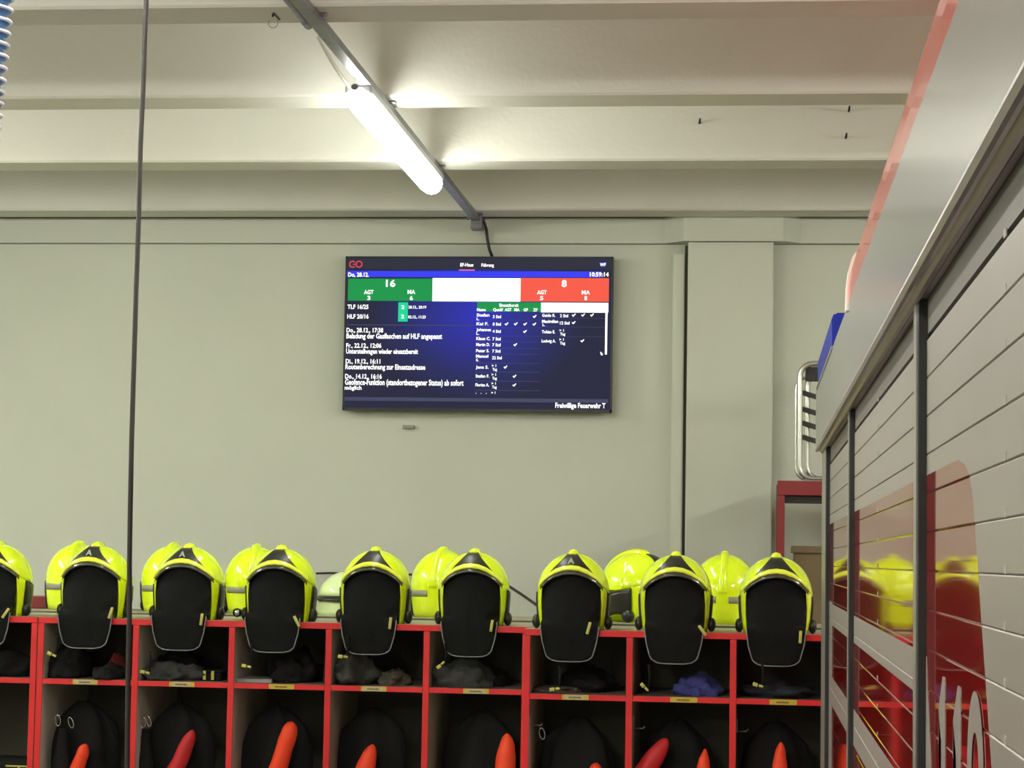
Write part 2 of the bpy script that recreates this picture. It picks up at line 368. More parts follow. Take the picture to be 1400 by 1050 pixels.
pts = [P(661, 302, 9.87), P(665, 314, 9.96), P(666.5, 328, 9.955), P(669, 341, 9.955), P(673, 351, 9.96)]
put('screen_cable', mesh_of(tube(bmesh.new(), pts, .0075, 8), 'screen_cable', m_cable, True), label='short dark cable from the tray end down to the top of the wall screen', cat='cable')
q = P(559.5, 584, 10.0)
put('wall_plate', mesh_of(bx(q.x-.027, q.x+.027, 9.975, 10.0, q.z-.008, q.z+.008, bev=.002), 'wall_plate', mat('plate_grey', (150, 150, 132), .7)), label='tiny grey plate on the wall just below the screen', cat='plate')
for px, py, Y, lab in ((957, 167, 8.43, 'small dark anchor on the lit ceiling rib, left of the other two'), (1157, 187, 8.43, 'small dark anchor low on the lit ceiling rib beside the truck'), (1161, 150, 8.40, 'small slanted dark anchor high on the lit ceiling rib beside the truck'), (376, 20, 6.12, 'small anchor with wire loop on the ceiling near the tray')):
    q = P(px, py, Y)
    b = tube(bmesh.new(), [q+Vector((0, .06, .002)), q+Vector((0, -.02, 0))], .004, 8); tube(b, [q+Vector((.001, -.012, .012)), q+Vector((-.003, -.016, -.010))], .0035, 6)
    put('ceiling_anchor', mesh_of(b, 'ceiling_anchor', m_dark), label=lab, cat='anchor')
    if px == 376:
        put('wire_loop', mesh_of(tube(bmesh.new(), [q+Vector((.014*math.sin(a), -.02, -.030-.014*math.cos(a))) for a in [(-2.2+4.4*i/14) for i in range(15)]], .0008, 6), 'wire_loop', m_grey), label='thin wire loop hanging from the ceiling left of the tray', cat='wire')

# ------------------------------------------------------------------ hanging cable and hose near the camera
pts = [(200.5, -90), (200, 0), (197.5, 60), (195.8, 120), (192, 200), (189.5, 300), (186, 400), (183, 500), (180, 600), (178, 700), (177, 770), (177, 840), (175, 930), (174, 1050), (173, 1200), (172, 1400)]
b = tube(bmesh.new(), [P(x, y, 4.0) for x, y in pts], .0049, 10)
hc = thing('hanging_cable', 'long black cable hanging from the ceiling in front of the lockers', 'cable', P(172, 1400, 4.0))
o = part('cord', b, m_cable, hc, smooth=True); o.location = -hc.location
b = tube(bmesh.new(), [(0, 0, -.12), (0, 0, -.10), (0, 0, -.02), (0, 0, .02)], 0, 14, radii=[.014, .018, .018, .008])
part('plug', b, m_dark, hc, smooth=True)
hh_ = P(200.5, -90, 4.0)
part('ceiling_hook', tube(bmesh.new(), [hh_-hc.location, Vector((hh_.x, hh_.y, ZC))-hc.location], .005, 8), m_tray, hc)
hA = P(14.5, 0, 3.6); hB = P(.5, 140, 3.6); R_h = .062
dv = (hB-hA); top = hA-dv*2.2-Vector((R_h, 0, 0)); bot = hA+dv*5.5-Vector((R_h, 0, 0))
hs = thing('spiral_hose', 'blue corrugated hose with a white spiral hanging at the upper left', 'hose', bot)
n_ = 160
axis = (top-bot); L_ = axis.length; ax = axis.normalized(); s1 = ax.cross(Vector((0, 1, 0))).normalized(); s2_ = ax.cross(s1)
pitch = .0205
def hose_fn(u, v):
    a = 2*PI*u; s = v*L_
    r = R_h-.0035+.0035*math.cos(2*PI*(s/pitch)-a)
    return ax*s+(s1*math.cos(a)+s2_*math.sin(a))*r
turns = int(L_/pitch)
part('hose_wall', grid(bmesh.new(), 24, turns*6+1, hose_fn, closed=True), m_hose, hs, smooth=True)
part('white_spiral', tube(bmesh.new(), [ax*(pitch*t/24)+(s1*math.cos(2*PI*t/24)+s2_*math.sin(2*PI*t/24))*(R_h+.0005) for t in range(turns*24)], .0032, 6), m_hosew, hs, smooth=True)
part('end_collar', tube(bmesh.new(), [-ax*.05, ax*.03], R_h+.006, 24), m_dark, hs, smooth=True)
hk = top-bot; part('hanger_strap', tube(bmesh.new(), [hk-ax*.02, Vector((hk.x, hk.y, ZC-bot.z))], .006, 8), m_dark, hs)

# ------------------------------------------------------------------ lockers
TH = .021; PITCH = .3455; ZT = EYE-.236; ZSH = EYE-.452; DEP = .55
def locker(x0, y, nb, label, filled=True, zt=ZT, back=False, colour=None):
    t = thing('locker_unit', label, 'lockers', (x0, y, 0), group=None)
    W = nb*PITCH+TH
    part('top_board', bx(0, W, .004, DEP, zt-TH, zt), m_top, t)
    part('top_edge', bx(0, W, -.002, .004, zt-TH, zt, bev=.001), m_red, t)
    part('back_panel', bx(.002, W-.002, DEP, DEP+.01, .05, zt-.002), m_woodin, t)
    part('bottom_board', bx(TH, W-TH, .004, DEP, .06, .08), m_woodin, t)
    part('plinth', bx(TH, W-TH, .04, .06, 0, .06), m_dark, t)
    for k in range(nb+1):
        x = k*PITCH
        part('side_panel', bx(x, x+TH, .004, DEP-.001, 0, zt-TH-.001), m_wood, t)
        part('panel_edge', bx(x, x+TH, -.002, .004, 0, zt-TH-.001, bev=.001), m_red, t)
    nm = {2: -1, 5: 1}[nb] if x0 < X2 else 6
    for k in range(nb):
        x = k*PITCH+TH
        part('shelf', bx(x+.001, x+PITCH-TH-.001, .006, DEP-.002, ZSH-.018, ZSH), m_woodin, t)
        if not back:
            s = part('shelf_edge', bx(x+.001, x+PITCH-TH-.001, 0, .006, ZSH-.018, ZSH), m_red, t)
            lw = .090; lx = x+.117+.010*math.sin(k*2.3+x0)
            pale = nm in (1, 2, 4, 5, 6); nm += 1
            lb = bx(lx, lx+lw, -.0012, 0, ZSH-.0175, ZSH-.0005)
            if pale: box(lb, lx+.010, lx+lw-.014, -.0018, -.0010, ZSH-.0165, ZSH-.0015, mi=1)
            for j in range(7): box(lb, lx+.022+j*.0062, lx+.0268+j*.0062, -.0024, -.0016, ZSH-.0120, ZSH-.0075+.001*(j % 2), mi=2)
            part('name_label', lb, [m_labely, m_labelw, m_ink], s)
    return t
# x of the units measured at the front edges
U1 = P(49.5, 900, 7.6).x+.0; X1 = -2.522; X2 = -.768
locker(X1-2*PITCH-TH-.004, 7.60, 2, 'red edged open locker unit at the far left, cut by the frame')
locker(X1, 7.60, 5, 'red edged open locker unit with five bays in the middle, below the wall screen')
locker(X2, 7.40, 5, 'red edged open locker unit at the right, standing slightly forward, partly behind the truck')
YB1, YB2 = 8.17, 7.97
for x0, yy, nb, lab in ((X1-2*PITCH-TH-.004, 8.17, 7, 'rear row locker unit standing back to back with the left and middle ones'), (X2+.03, 7.99, 5, 'rear row locker unit back to back with the right one')):
    t = thing('locker_unit', lab, 'lockers', (x0, yy, 0)); W = nb*PITCH+TH; zt = EYE-.229
    part('top_board', bx(0, W, 0, .52, zt-TH, zt), m_top, t); part('back_panel', bx(0, W, -.008, 0, .05, zt-.002), m_woodin, t)
    part('bottom_board', bx(TH, W-TH, 0, .52, .06, .08), m_woodin, t)
    for k in range(nb+1):
        part('side_panel', bx(k*PITCH, k*PITCH+TH, 0, .52, 0, zt-TH-.001), m_wood, t); part('panel_edge', bx(k*PITCH, k*PITCH+TH, .52, .526, 0, zt-.0), m_red, t)
    for k in range(nb): part('shelf', bx(k*PITCH+TH, (k+1)*PITCH, 0, .52, ZSH-.018, ZSH), m_woodin, t)
ZTB = EYE-.229
q = P(45, 833, 8.5); q2 = P(68, 817, 8.5)
put('red_box', mesh_of(bx(q.x-.02, q2.x+.03, 8.45, 8.6, ZTB, ZTB+.048, bev=.004), 'red_box', mat('dark_red', (125, 30, 32), .5)), label='low dark red box on the rear lockers between the two leftmost front helmets', cat='box')

# ------------------------------------------------------------------ helmets
RX, RY, RZ, HZ = .1235, .150, .137, .122
def rad(z):
    if z >= HZ: return math.sqrt(max(0, 1-((z-HZ)/RZ)**2))
    return 1-.09*((HZ-z)/HZ)**2
def on(phi, z, off=0.):                      # azimuth 0 = front (-Y)
    r = rad(z); a = math.radians(phi)
    n = Vector((math.sin(a)*r/RX, -math.cos(a)*r/RY, max(0, (z-HZ))/RZ/RZ*1.0)).normalized()
    return Vector((RX*r*math.sin(a), -RY*r*math.cos(a), z))+n*off
def lerp(xs, ys, x):
    for i in range(len(xs)-1):
        if x <= xs[i+1]:
            t = (x-xs[i])/(xs[i+1]-xs[i]); t = t*t*(3-2*t) if False else t
            return ys[i]+(ys[i+1]-ys[i])*t
    return ys[-1]
def zbrow(phi): return lerp([0, 15, 30, 45, 56, 62], [.199, .196, .186, .168, .150, .138], abs(phi))
def zlow(phi):
    a = abs(phi)
    if a <= 62: return zbrow(a)
    return lerp([62, 74, 100, 118, 122, 180], [.138, .128, .118, .120, .0, .0], a)
def dome(bm):
    nu, nv = 120, 16
    def fn(u, v):
        phi = -180+360*u; z0 = zlow(phi)
        a0 = math.asin(max(-1, min(1, (z0-HZ)/RZ))) if z0 > HZ else 0
        if z0 >= HZ: z = HZ+RZ*math.sin(a0+(PI/2-a0)*v*.999)
        else:
            if v < .35: z = z0+(HZ-z0)*v/.35
            else: z = HZ+RZ*math.sin(PI/2*(v-.35)/.65*.999)
        return on(phi, z)
    grid(bm, nu, nv, fn, closed=True)
    for s in (-1, 1):                        # cheek guard running down in front of the ear
        grid(bm, 6, 10, lambda u, v: on(s*(56+lerp([0, .5, 1], [5, 9, 6], v)*0+(lerp([0, .4, 1], [0, 2, 5], 1-v))+u*(lerp([0, .5, 1], [13, 15, 20], v))), .0+v*.146, .0))
def plate_fn(u, v):
    x = (-1+2*u)*.088; ax_ = abs(x)
    c = math.degrees(math.asin(min(1, ax_/(RX*.92))))
    zb = zbrow(c)+.0125
    t = max(0, (ax_-.017)/.071); up_ = zb+(.0015+(.252-zb-.0)*(1-t)**2.3 if ax_ > .017 else .0015+(.252-zb))
    z = zb+(up_-zb)*v
    q = 1-(x/RX)**2-((z-HZ)/RZ)**2
    y = -RY*math.sqrt(max(.02, q))
    return Vector((x, y-.004, z+.002))
def strip(f0, f1, zf, h, off, nu=40, nv=4):
    return lambda u, v: on(f0+(f1-f0)*u, zf(f0+(f1-f0)*u)+h*v, off)
HM = {}
def hmesh():
    b = bmesh.new(); dome(b); bmesh.ops.remove_doubles(b, verts=b.verts, dist=.0004); HM['shell'] = (mesh_of(b, 'shell', m_yel, True), .004)
    b = grid(bmesh.new(), 41, 4, strip(-60, 60, zbrow, .0135, .0065)); HM['brow_band'] = (mesh_of(b, 'brow_band', m_yel2, True), .008)
    b = grid(bmesh.new(), 41, 4, strip(-60, 60, lambda p: zbrow(p)-.012, .012, .001)); HM['visor_rim'] = (mesh_of(b, 'visor_rim', m_visor, True), .005)
    b = grid(bmesh.new(), 41, 7, plate_fn); HM['front_plate'] = (mesh_of(b, 'front_plate', m_plate, True), .004)
    b = bmesh.new(); n_ = 22                 # crest ridge from plate over the top and down the back
    vv = []
    for i in range(n_):
        a = math.radians(118-(118-(-4))*i/(n_-1))       # elevation along the YZ ellipse
        y = -RY*math.cos(a)*-1 if False else None
        th = math.radians(-19+(114)*i/(n_-1))
        ya, za = RY*math.sin(th), HZ+RZ*math.cos(th)
        if th > PI/2: za = HZ-(th-PI/2)*.09; ya = RY*rad(za)
        nrm = Vector((0, math.sin(th)/RY, math.cos(th)/RZ)).normalized() if th < PI/2 else Vector((0, 1, 0))
        wd = lerp([-19, -10, 0, 60, 95], [.014, .018, .017, .012, .018], math.degrees(th)); hgt = lerp([-19, -12, 0, 60, 95], [.004, .011, .012, .010, .004], math.degrees(th))
        c = Vector((0, ya, za))
        row = [c+Vector((-wd*1.25, 0, 0))-nrm*.008, c+Vector((-wd*.75, 0, 0))+nrm*hgt*.85, c+nrm*hgt*1.15, c+Vector((wd*.75, 0, 0))+nrm*hgt*.85, c+Vector((wd*1.25, 0, 0))-nrm*.008]
        vv.append([b.verts.new(p) for p in row])
    for i in range(n_-1):
        for j in range(4): b.faces.new((vv[i][j], vv[i][j+1], vv[i+1][j+1], vv[i+1][j]))
    b.faces.new(vv[0]); b.faces.new(vv[-1][::-1])
    HM['crest'] = (mesh_of(b, 'crest', m_yel, True), 0)
    for s, nm in ((-1, 'L'), (1, 'R')):
        b = grid(bmesh.new(), 14, 8, lambda u, v: on(s*(76+44*u), .018+.106*v-(.02*u if v > .5 else 0)+.012*(1-v)*math.sin(u*PI), .004)); HM['ear'+nm] = (mesh_of(b, 'ear_guard', m_black, True), .009)
        b = bmesh.new(); c = on(s*80, .024, .008); bmesh.ops.create_uvsphere(b, u_segments=14, v_segments=8, radius=1, matrix=Matrix.Translation(c) @ Matrix.Diagonal((.015, .026, .024, 1)))
        HM['knob'+nm] = (mesh_of(b, 'side_knob', m_black, True), 0)
        b = grid(bmesh.new(), 16, 3, lambda u, v: on(s*(126+43*u), .078+.024*v, .0022)); HM['refl'+nm] = (mesh_of(b, 'reflective_strip', m_refl, True), .002)
    # neck curtain closing the opening and draping over the locker edge
    def cur(u, v, seed=0):
        x_ = -1+2*u
        z = None
        zs = [.0, .04, .10, .20, .30, .335]
        zz = .148-.254*v                     # straight part below the temples
        wtop = .101
        wd = lerp([-.107, -.104, -.098, -.088, -.07, -.045, 0., .05, .148], [.060, .068, .075, .080, .085, .092, .098, .098, .104], zz)
        x = x_*wd
        if v < .12:
            c = math.degrees(math.asin(min(1, abs(x)/(RX*.95)))); zt = zbrow(min(62, c))+.004
            zz = zt+(zz-.0-zt)*(v/.12)
        y = lerp([-.13, -.06, 0, .06, .12, .2], [-.134, -.136, -.139, -.128, -.118, -.105], zz)+x_*x_*lerp([-.2, .02, .12, .2], [.004, .004, .055, .055], zz)
        if zz > .02: y = max(y, -RY*.96*math.sqrt(max(.05, 1-(x/RX)**2-(max(0, zz-HZ)/RZ)**2)))
        y += .003*noise.noise(Vector((x*30, zz*22, 3)))-.004*math.cos(x_*9)*(.3 if zz > 0 else 1)*max(0, -zz)*6*.3
        zz += .006*x_**4
        return Vector((x, min(y, -.02), zz))
    b = grid(bmesh.new(), 33, 30, cur); HM['curtain'] = (mesh_of(b, 'neck_curtain', m_cloth, True), .003)
    pp = [cur(0, v) for v in [.55+.45*i/12 for i in range(13)]]+[cur(i/16, 1) for i in range(1, 16)]+[cur(1, v) for v in [1-.45*i/12 for i in range(13)]]
    HM['piping'] = (mesh_of(tube(bmesh.new(), [p+Vector((0, -.003, 0)) for p in pp], .0021, 6), 'curtain_piping', m_piping, True), 0)
    b = bmesh.new(); box(b, -.006, .006, -.003, .003, -.026, .026, bev=.0025); HM['buckle'] = (mesh_of(b, 'strap_buckle', m_tab, True), 0)
    b = bmesh.new(); box(b, -.018, -.001, -.003, .003, -.006, .006, bev=.002); box(b, .002, .017, -.004, .003, -.003, .005, bev=.002); HM['tab'] = (mesh_of(b, 'pull_tab', m_tab, True), 0)
    HM['strap'] = (mesh_of(tube(bmesh.new(), [(0, .012, .075), (.004, .008, .04), (.002, .004, .0)], .004, 6), 'pull_strap', m_cloth, True), 0)
    b = text_mesh('A'); HM['A'] = (b, 0)
    b = tube(bmesh.new(), [(0, .05, 0), (0, .03, 0), (0, -.005, 0), (0, -.012, 0)], 0, 16, radii=[.009, .013, .013, .016]); HM['lampb'] = (mesh_of(b, 'lamp_body', m_black, True), 0)
    b = bmesh.new(); bmesh.ops.create_uvsphere(b, u_segments=14, v_segments=8, radius=1, matrix=Matrix.Translation((0, -.0125, 0)) @ Matrix.Diagonal((.011, .004, .011, 1))); HM['lampl'] = (mesh_of(b, 'lamp_lens', m_chrome, True), 0)
def text_mesh(s, size=.03):
    cu = bpy.data.curves.new('t', 'FONT'); cu.body = s; cu.size = 1; cu.offset = .03; cu.resolution_u = 2; cu.extrude = .02
    o = bpy.data.objects.new('t', cu); C.objects.link(o); bpy.context.view_layer.update()
    me = bpy.data.meshes.new_from_object(o.evaluated_get(bpy.context.evaluated_depsgraph_get()))
    xs = [v.co.x for v in me.vertices]; cx = (min(xs)+max(xs))/2
    for v in me.vertices: v.co = Vector(((v.co.x-cx)*size, 0-v.co.z*size*.05, v.co.y*size))
    me.name = 'plate_letter'; me.materials.clear(); me.materials.append(m_letter)
    bpy.data.objects.remove(o); bpy.data.curves.remove(cu); return me
hmesh()
def hp(name, key, par, **k):
    me, th = HM[key]; o = put(name, me, par, **k)
    if th: solid(o, th, -1 if key not in ('plate',) else 0)
    return o
def helmet(px, Y, zt, label, letter=False, tab=(-.09, -.165, 0), buckle=(.07, .0, .2), front=True, rz=0, group=None, torch=False, tilt=0):
    c = P(px, 800, Y)
    h = thing('fire_helmet', label, 'helmet', (c.x, Y, zt), rz, group)
    hp('shell', 'shell', h); hp('crest', 'crest', h); hp('brow_band', 'brow_band', h); hp('visor_rim', 'visor_rim', h)
    hp('front_plate', 'front_plate', h)
    if letter:
        z = .214; q = plate_fn(.5, .15); o = hp('plate_letter', 'A', h, loc=(0, q.y-.0045, q.z+.002)); o.rotation_euler = (math.radians(-24), 0, 0)
    for s in 'LR': hp('ear_guard', 'ear'+s, h); hp('side_knob', 'knob'+s, h); hp('reflective_strip', 'refl'+s, h)
    if front:
        cu = hp('neck_curtain', 'curtain', h); hp('curtain_piping', 'piping', cu)
        o = hp('strap_buckle', 'buckle', h, loc=(buckle[0]+.010, -.143, buckle[1]+.012)); o.scale = (.85, 1, .8); o.rotation_euler = (0, buckle[2], 0)
        if tab:
            st = hp('pull_strap', 'strap', h, loc=(tab[0]+.012, -.148, tab[1]+.002)); o = hp('pull_tab', 'tab', st, loc=(-.012, 0, 0)); o.rotation_euler = (0, tab[2], 0)
    if torch:
        l = hp('lamp_body', 'lampb', h, loc=(-.152, -.02, .027)); hp('lamp_lens', 'lampl', l)
    return h
K = 7.72/F
fh = [(-4, 7.72, 'fluorescent yellow fire helmet at the left edge of the photo, cut by the frame', False, (-.10, -.17, 0), (.075, .0, .6), False),
      (133, 7.72, 'fluorescent yellow fire helmet with a letter A on its plate, beside the hanging black cable', True, (-.112, -.132, .4), (.085, .008, .3), False),
      (259, 7.72, 'fluorescent yellow fire helmet with a letter A plate, right of the hanging black cable', True, (-.112, -.187, .2), (.074, -.008, .1), False),
      (385, 7.72, 'fluorescent yellow fire helmet with a small round torch on its left side', False, (-.085, -.158, .2), (.078, -.008, -.5), True),
      (514, 7.72, 'fluorescent yellow fire helmet with blank plate in front of the pale helmet', False, (-.085, -.117, .1), (.068, -.008, .1), False),
      (649, 7.72, 'yellow fire helmet below the screen, overlapping a rear helmet at its left', False, (-.094, -.138, -.7), (.070, -.01, .15), False),
      (784, 7.52, 'fluorescent yellow fire helmet with a letter A plate, right of the sloping black wire', True, (-.045, -.2, -.1), (.055, -.005, .25), False),
      (924, 7.52, 'fluorescent yellow fire helmet directly below the dark line of the pilaster', False, (-.095, -.187, .8), (.085, -.005, -.65), False),
      (1061, 7.52, 'fluorescent yellow fire helmet nearest the truck, in front of the red rack', False, (-.058, -.172, .3), (.070, -.02, .05), False)]
for px, Y, lab, let, tab, bk, torch in fh:
    helmet(px, Y, ZT, lab, let, tab, bk, True, 0, 'front row of helmets on the lockers', torch)
for px, Y, rz, lab in ((107, 8.42, PI, 'yellow helmet seen from behind, left of the hanging black cable'), (237, 8.42, PI, 'yellow helmet seen from behind, just right of the hanging black cable'),
                       (350, 8.42, PI+.1, 'yellow helmet seen from behind, next to the one with the torch'), (606, 8.42, PI-.12, 'yellow helmet seen from behind with grey strip, below the screen'),
                       (872, 8.24, PI*.36, 'yellow helmet turned sideways showing its dark ear guard, in the rear row'), (991, 8.24, PI-.05, 'yellow helmet seen from behind, below the pilaster')):
    helmet(px, Y, ZTB, lab, front=False, rz=rz, group='rear row of helmets')
# older pale helmet with a brim
c = P(478, 800, 8.42)
ph = thing('pale_helmet', 'pale yellowish white old helmet with dark rim, mostly hidden behind a yellow one', 'helmet', (c.x, 8.42, ZTB))
b = grid(bmesh.new(), 40, 10, lambda u, v: Vector((.118*math.cos(2*PI*u)*math.cos(v*1.56), .14*math.sin(2*PI*u)*math.cos(v*1.56), .072+.098*math.sin(v*1.56))), closed=True); solid(part('shell', b, m_pale, ph, True), .004)
b = grid(bmesh.new(), 40, 4, lambda u, v: Vector(((.118+.014*v)*math.cos(2*PI*u), (.14+.016*v)*math.sin(2*PI*u), .074-.016*v)), closed=True); solid(part('brim', b, m_black, ph, True), .004)
b = grid(bmesh.new(), 40, 5, lambda u, v: Vector(((.116+.014*(1-v))*math.cos(2*PI*u), (.136+.014*(1-v))*math.sin(2*PI*u), .0+.058*v)), closed=True); solid(part('neck_guard', b, m_pale, ph, True), .004)

# wires behind the helmets
put('sloping_wire', mesh_of(tube(bmesh.new(), [P(695, 801, 9.0), P(712, 812, 8.9), P(732, 826, 8.75), P(745, 836, 8.65)], .006, 8), 'sloping_wire', m_cable, True), label='black wire sloping down behind the helmets right of the screen', cat='wire')
put('wall_wire', mesh_of(tube(bmesh.new(), [P(432, 784, 9.96), P(450, 783.5, 9.96), P(520, 784, 9.96), P(575, 786, 9.96), P(640, 792, 9.96)], .005, 8), 'wall_wire', m_cable, True), label='black wire along the wall behind the middle helmets', cat='wire')

# ------------------------------------------------------------------ things in the lockers
def lump(w_, d_, h_, seed, amp=.25, n=28):
    b = bmesh.new(); bmesh.ops.create_icosphere(b, subdivisions=4, radius=1)
    for v in b.verts:
        p = v.co.copy(); k = 1+amp*noise.fractal(p*1.7+Vector((seed*3.1, seed, 0)), 1, 2, 4)
        q = Vector((p.x*w_/2, p.y*d_/2, max(0, (p.z+.25)/1.25)*h_))*k
        q.z += .12*h_*noise.noise(p*6+Vector((seed, 0, 2))) if q.z > .004 else 0
        v.co = Vector((q.x, q.y, max(0, q.z)))
    return b
def sit(px, Y, w_, d_, h_, seed, m, name, label, cat, z=ZSH, amp=.25, group=None):
    q = P(px, 930, Y)
    return put(name, mesh_of(lump(w_, d_, h_, seed, amp), name, m, True), loc=(q.x, Y, z), label=label, cat=cat, group=group)
sit(95, 7.76, .16, .24, .12, 1, m_gear, 'folded_hood', 'black folded hood on the shelf below the helmet left of the black cable', 'clothing')
g = sit(150, 7.70, .11, .2, .055, 2, m_gear, 'glove', 'black glove at the right end of the shelf left of the black cable', 'glove')
sit(160, 7.8, .06, .16, .085, 23, mat('dull_red', (120, 40, 40), .8), 'red_pouch', 'dull red pouch behind the glove, left of the black cable', 'pouch', amp=.08)
g = sit(232, 7.73, .22, .2, .055, 3, m_grey, 'glove', 'crumpled dark grey gloves on the shelf right of the black cable', 'gloves', amp=.5)
sit(244, 7.86, .2, .16, .095, 4, m_gear, 'folded_hood', 'black hood behind crumpled grey gloves', 'clothing', amp=.4)
q = P(290, 925, 7.72)
t = thing('webbing_strap', 'dark webbing strap with pale clips at the end of the shelf with the grey gloves', 'strap', (q.x, 7.72, ZSH))
part('webbing', bx(-.05, .045, -.04, .05, .032, .037, bev=.001), m_gear, t)
part('webbing_fold', bx(-.045, .04, -.035, .06, 0, .031, bev=.006), m_gear, t)
for dx in (-.018, .012): part('clip', bx(dx-.005, dx+.006, -.044, -.039, .004, .036, bev=.001), m_tab, t)
q = P(352, 930, 7.72)
t = thing('paper_stack', 'flat stack of white papers on the shelf below the helmet with the torch', 'papers', (q.x-.01, 7.74, ZSH), .05)
for k in range(5): part('paper_sheet', bx(-.075, .07, -.09, .11, .0025*k, .0025*k+.0022), m_paper, t)
sit(405, 7.80, .17, .25, .10, 5, m_gear, 'folded_hood', 'black hood right of the white papers', 'clothing', amp=.35)
sit(482, 7.76, .18, .26, .105, 6, m_grey, 'crumpled_cloth', 'dark grey crumpled cloth on the shelf, left bay below the screen', 'clothing', amp=.35)
sit(540, 7.74, .11, .2, .05, 7, m_brown, 'crumpled_cloth', 'brownish crumpled cloth to the right of the grey one', 'clothing', amp=.35)
sit(632, 7.74, .24, .26, .085, 8, m_grey, 'folded_hood', 'dark grey folded hood, in the bay below the right half of the screen', 'clothing', amp=.3)
sit(678, 7.84, .1, .2, .06, 9, m_gear, 'glove', 'black glove to the right of the dark grey folded hood', 'glove', amp=.3)
sit(760, 7.58, .20, .26, .02, 10, m_brown, 'flat_cloth', 'thin pale brown cloth lying flat at the shelf edge, leftmost bay of the right unit', 'clothing', amp=.3)
sit(800, 7.64, .19, .26, .075, 11, m_gear, 'folded_hood', 'black hood on top of the thin brown cloth', 'clothing', amp=.3)
sit(952, 7.54, .15, .18, .062, 12, m_blue, 'blue_cloth', 'crumpled blue cloth on a shelf of the right locker unit', 'clothing', amp=.45)
sit(1070, 7.56, .26, .22, .045, 13, m_navy, 'navy_cloth', 'flat dark navy clothing on the shelf nearest the truck', 'clothing', amp=.45)
sit(12, 7.76, .22, .24, .09, 14, m_gear, 'folded_hood', 'black hood in the bay cut by the left frame edge', 'clothing')

def coat_body(seed, w_=.25, h_=.85):
    def fn(u, v):
        a = 2*PI*u; ww = lerp([0, .08, .2, .5, 1], [.03, .10, .125, .13, .135], v)*w_/.25; dd = lerp([0, .08, .2, .5, 1], [.02, .06, .09, .10, .10], v)
        k = 1+.12*math.sin(a*5+seed+3*v)+.08*noise.noise(Vector((math.cos(a)*2, math.sin(a)*2+seed, v*5)))
        return Vector((ww*math.cos(a)*k, dd*math.sin(a)*k, -v*h_))
    b = grid(bmesh.new(), 32, 24, fn, closed=True)
    return b
def coat(px, py_top, Y, off, lean, rtop, ln, m, lab, seed, hook=None, point=0.):
    """black coat on a hook; (px, py_top) is the top of its orange sleeve"""
    q = P(px, py_top, Y-.14)
    bay = off
    cxx = P(bay, 1000, Y).x
    t = thing('fire_coat', lab, 'coat', (cxx, Y, ZSH-.09), group='coats hanging in the lockers')
    part('coat_body', coat_body(seed), m_gear, t, smooth=True)
    part('hanging_loop', tube(bmesh.new(), [(0, 0, -.03), (.012, 0, 0), (.0, 0, .03), (-.012, 0, 0), (0, 0, -.03)], .003, 6), m_gear, t)
    o0 = q-Vector((cxx, Y, ZSH-.09)); d_ = Vector((-lean, .02, -1)).normalized(); N = 24
    pts, rr = [], []
    for i in range(N+1):
        s = (i/N)**2; cp = .09+.5*point
        pts.append(o0+d_*(ln*s)); rr.append(rtop*math.sqrt(max(.03, 1-(1-min(1, s/cp))**2))*(1+.35*s))
    b = tube(bmesh.new(), pts, 0, 18, radii=rr)
    for v in b.verts: v.co += Vector((.003*noise.noise(v.co*25), .003*noise.noise(v.co*31), 0))
    part('sleeve', b, m, t, smooth=True)
    return t
cs = [(117, 1017, 115, .32, .021, 'black coat with rounded orange sleeve end, in the bay left of the black cable', m_orange, 0),
      (264, 998, 245, .42, .022, 'black coat with a pointed orange sleeve, in the bay right of the black cable', m_orangered, .5),
      (400, 987, 378, .30, .026, 'black coat with the tallest rounded orange sleeve, below the white papers', m_orange, 0),
      (510, 1018, 510, .30, .030, 'black coat with an orange hood tip, below the grey crumpled cloth', m_orange, .35),
      (694, 1003, 660, .05, .030, 'black coat with an orange sleeve close to the double red upright', m_orange, .3),
      (816, 1043, 790, .15, .022, 'black coat with only the tip of an orange sleeve showing', m_orange, .0),
      (912, 1010, 925, .65, .026, 'black coat with a broad dark red flap in the right unit', m_orangered, .55),
      (1067, 1015, 1060, .02, .021, 'black coat with a narrow orange sleeve, in the bay nearest the truck', m_orange, .3)]
for i, (px, py, bay, lean, rt, lab, m, pt) in enumerate(cs):
    coat(px, py, 7.80 if px < 712 else 7.60, bay, lean, rt*1.1, .42 if lean < .4 else .22, m, lab, i, point=pt)
q = P(964, 1024, 7.45)
put('orange_glove', mesh_of(tube(bmesh.new(), [q+Vector((-.03*s, .02*s, -.38*s)) for s in [i/12 for i in range(13)]], 0, 16, radii=[.022*math.sqrt(max(.03, 1-(1-min(1, i/3))**2))*(1+.03*i) for i in range(13)]), 'orange_glove', m_orange, True), label='orange rounded sleeve end hanging by the red upright, next to the dark red flap', cat='clothing')
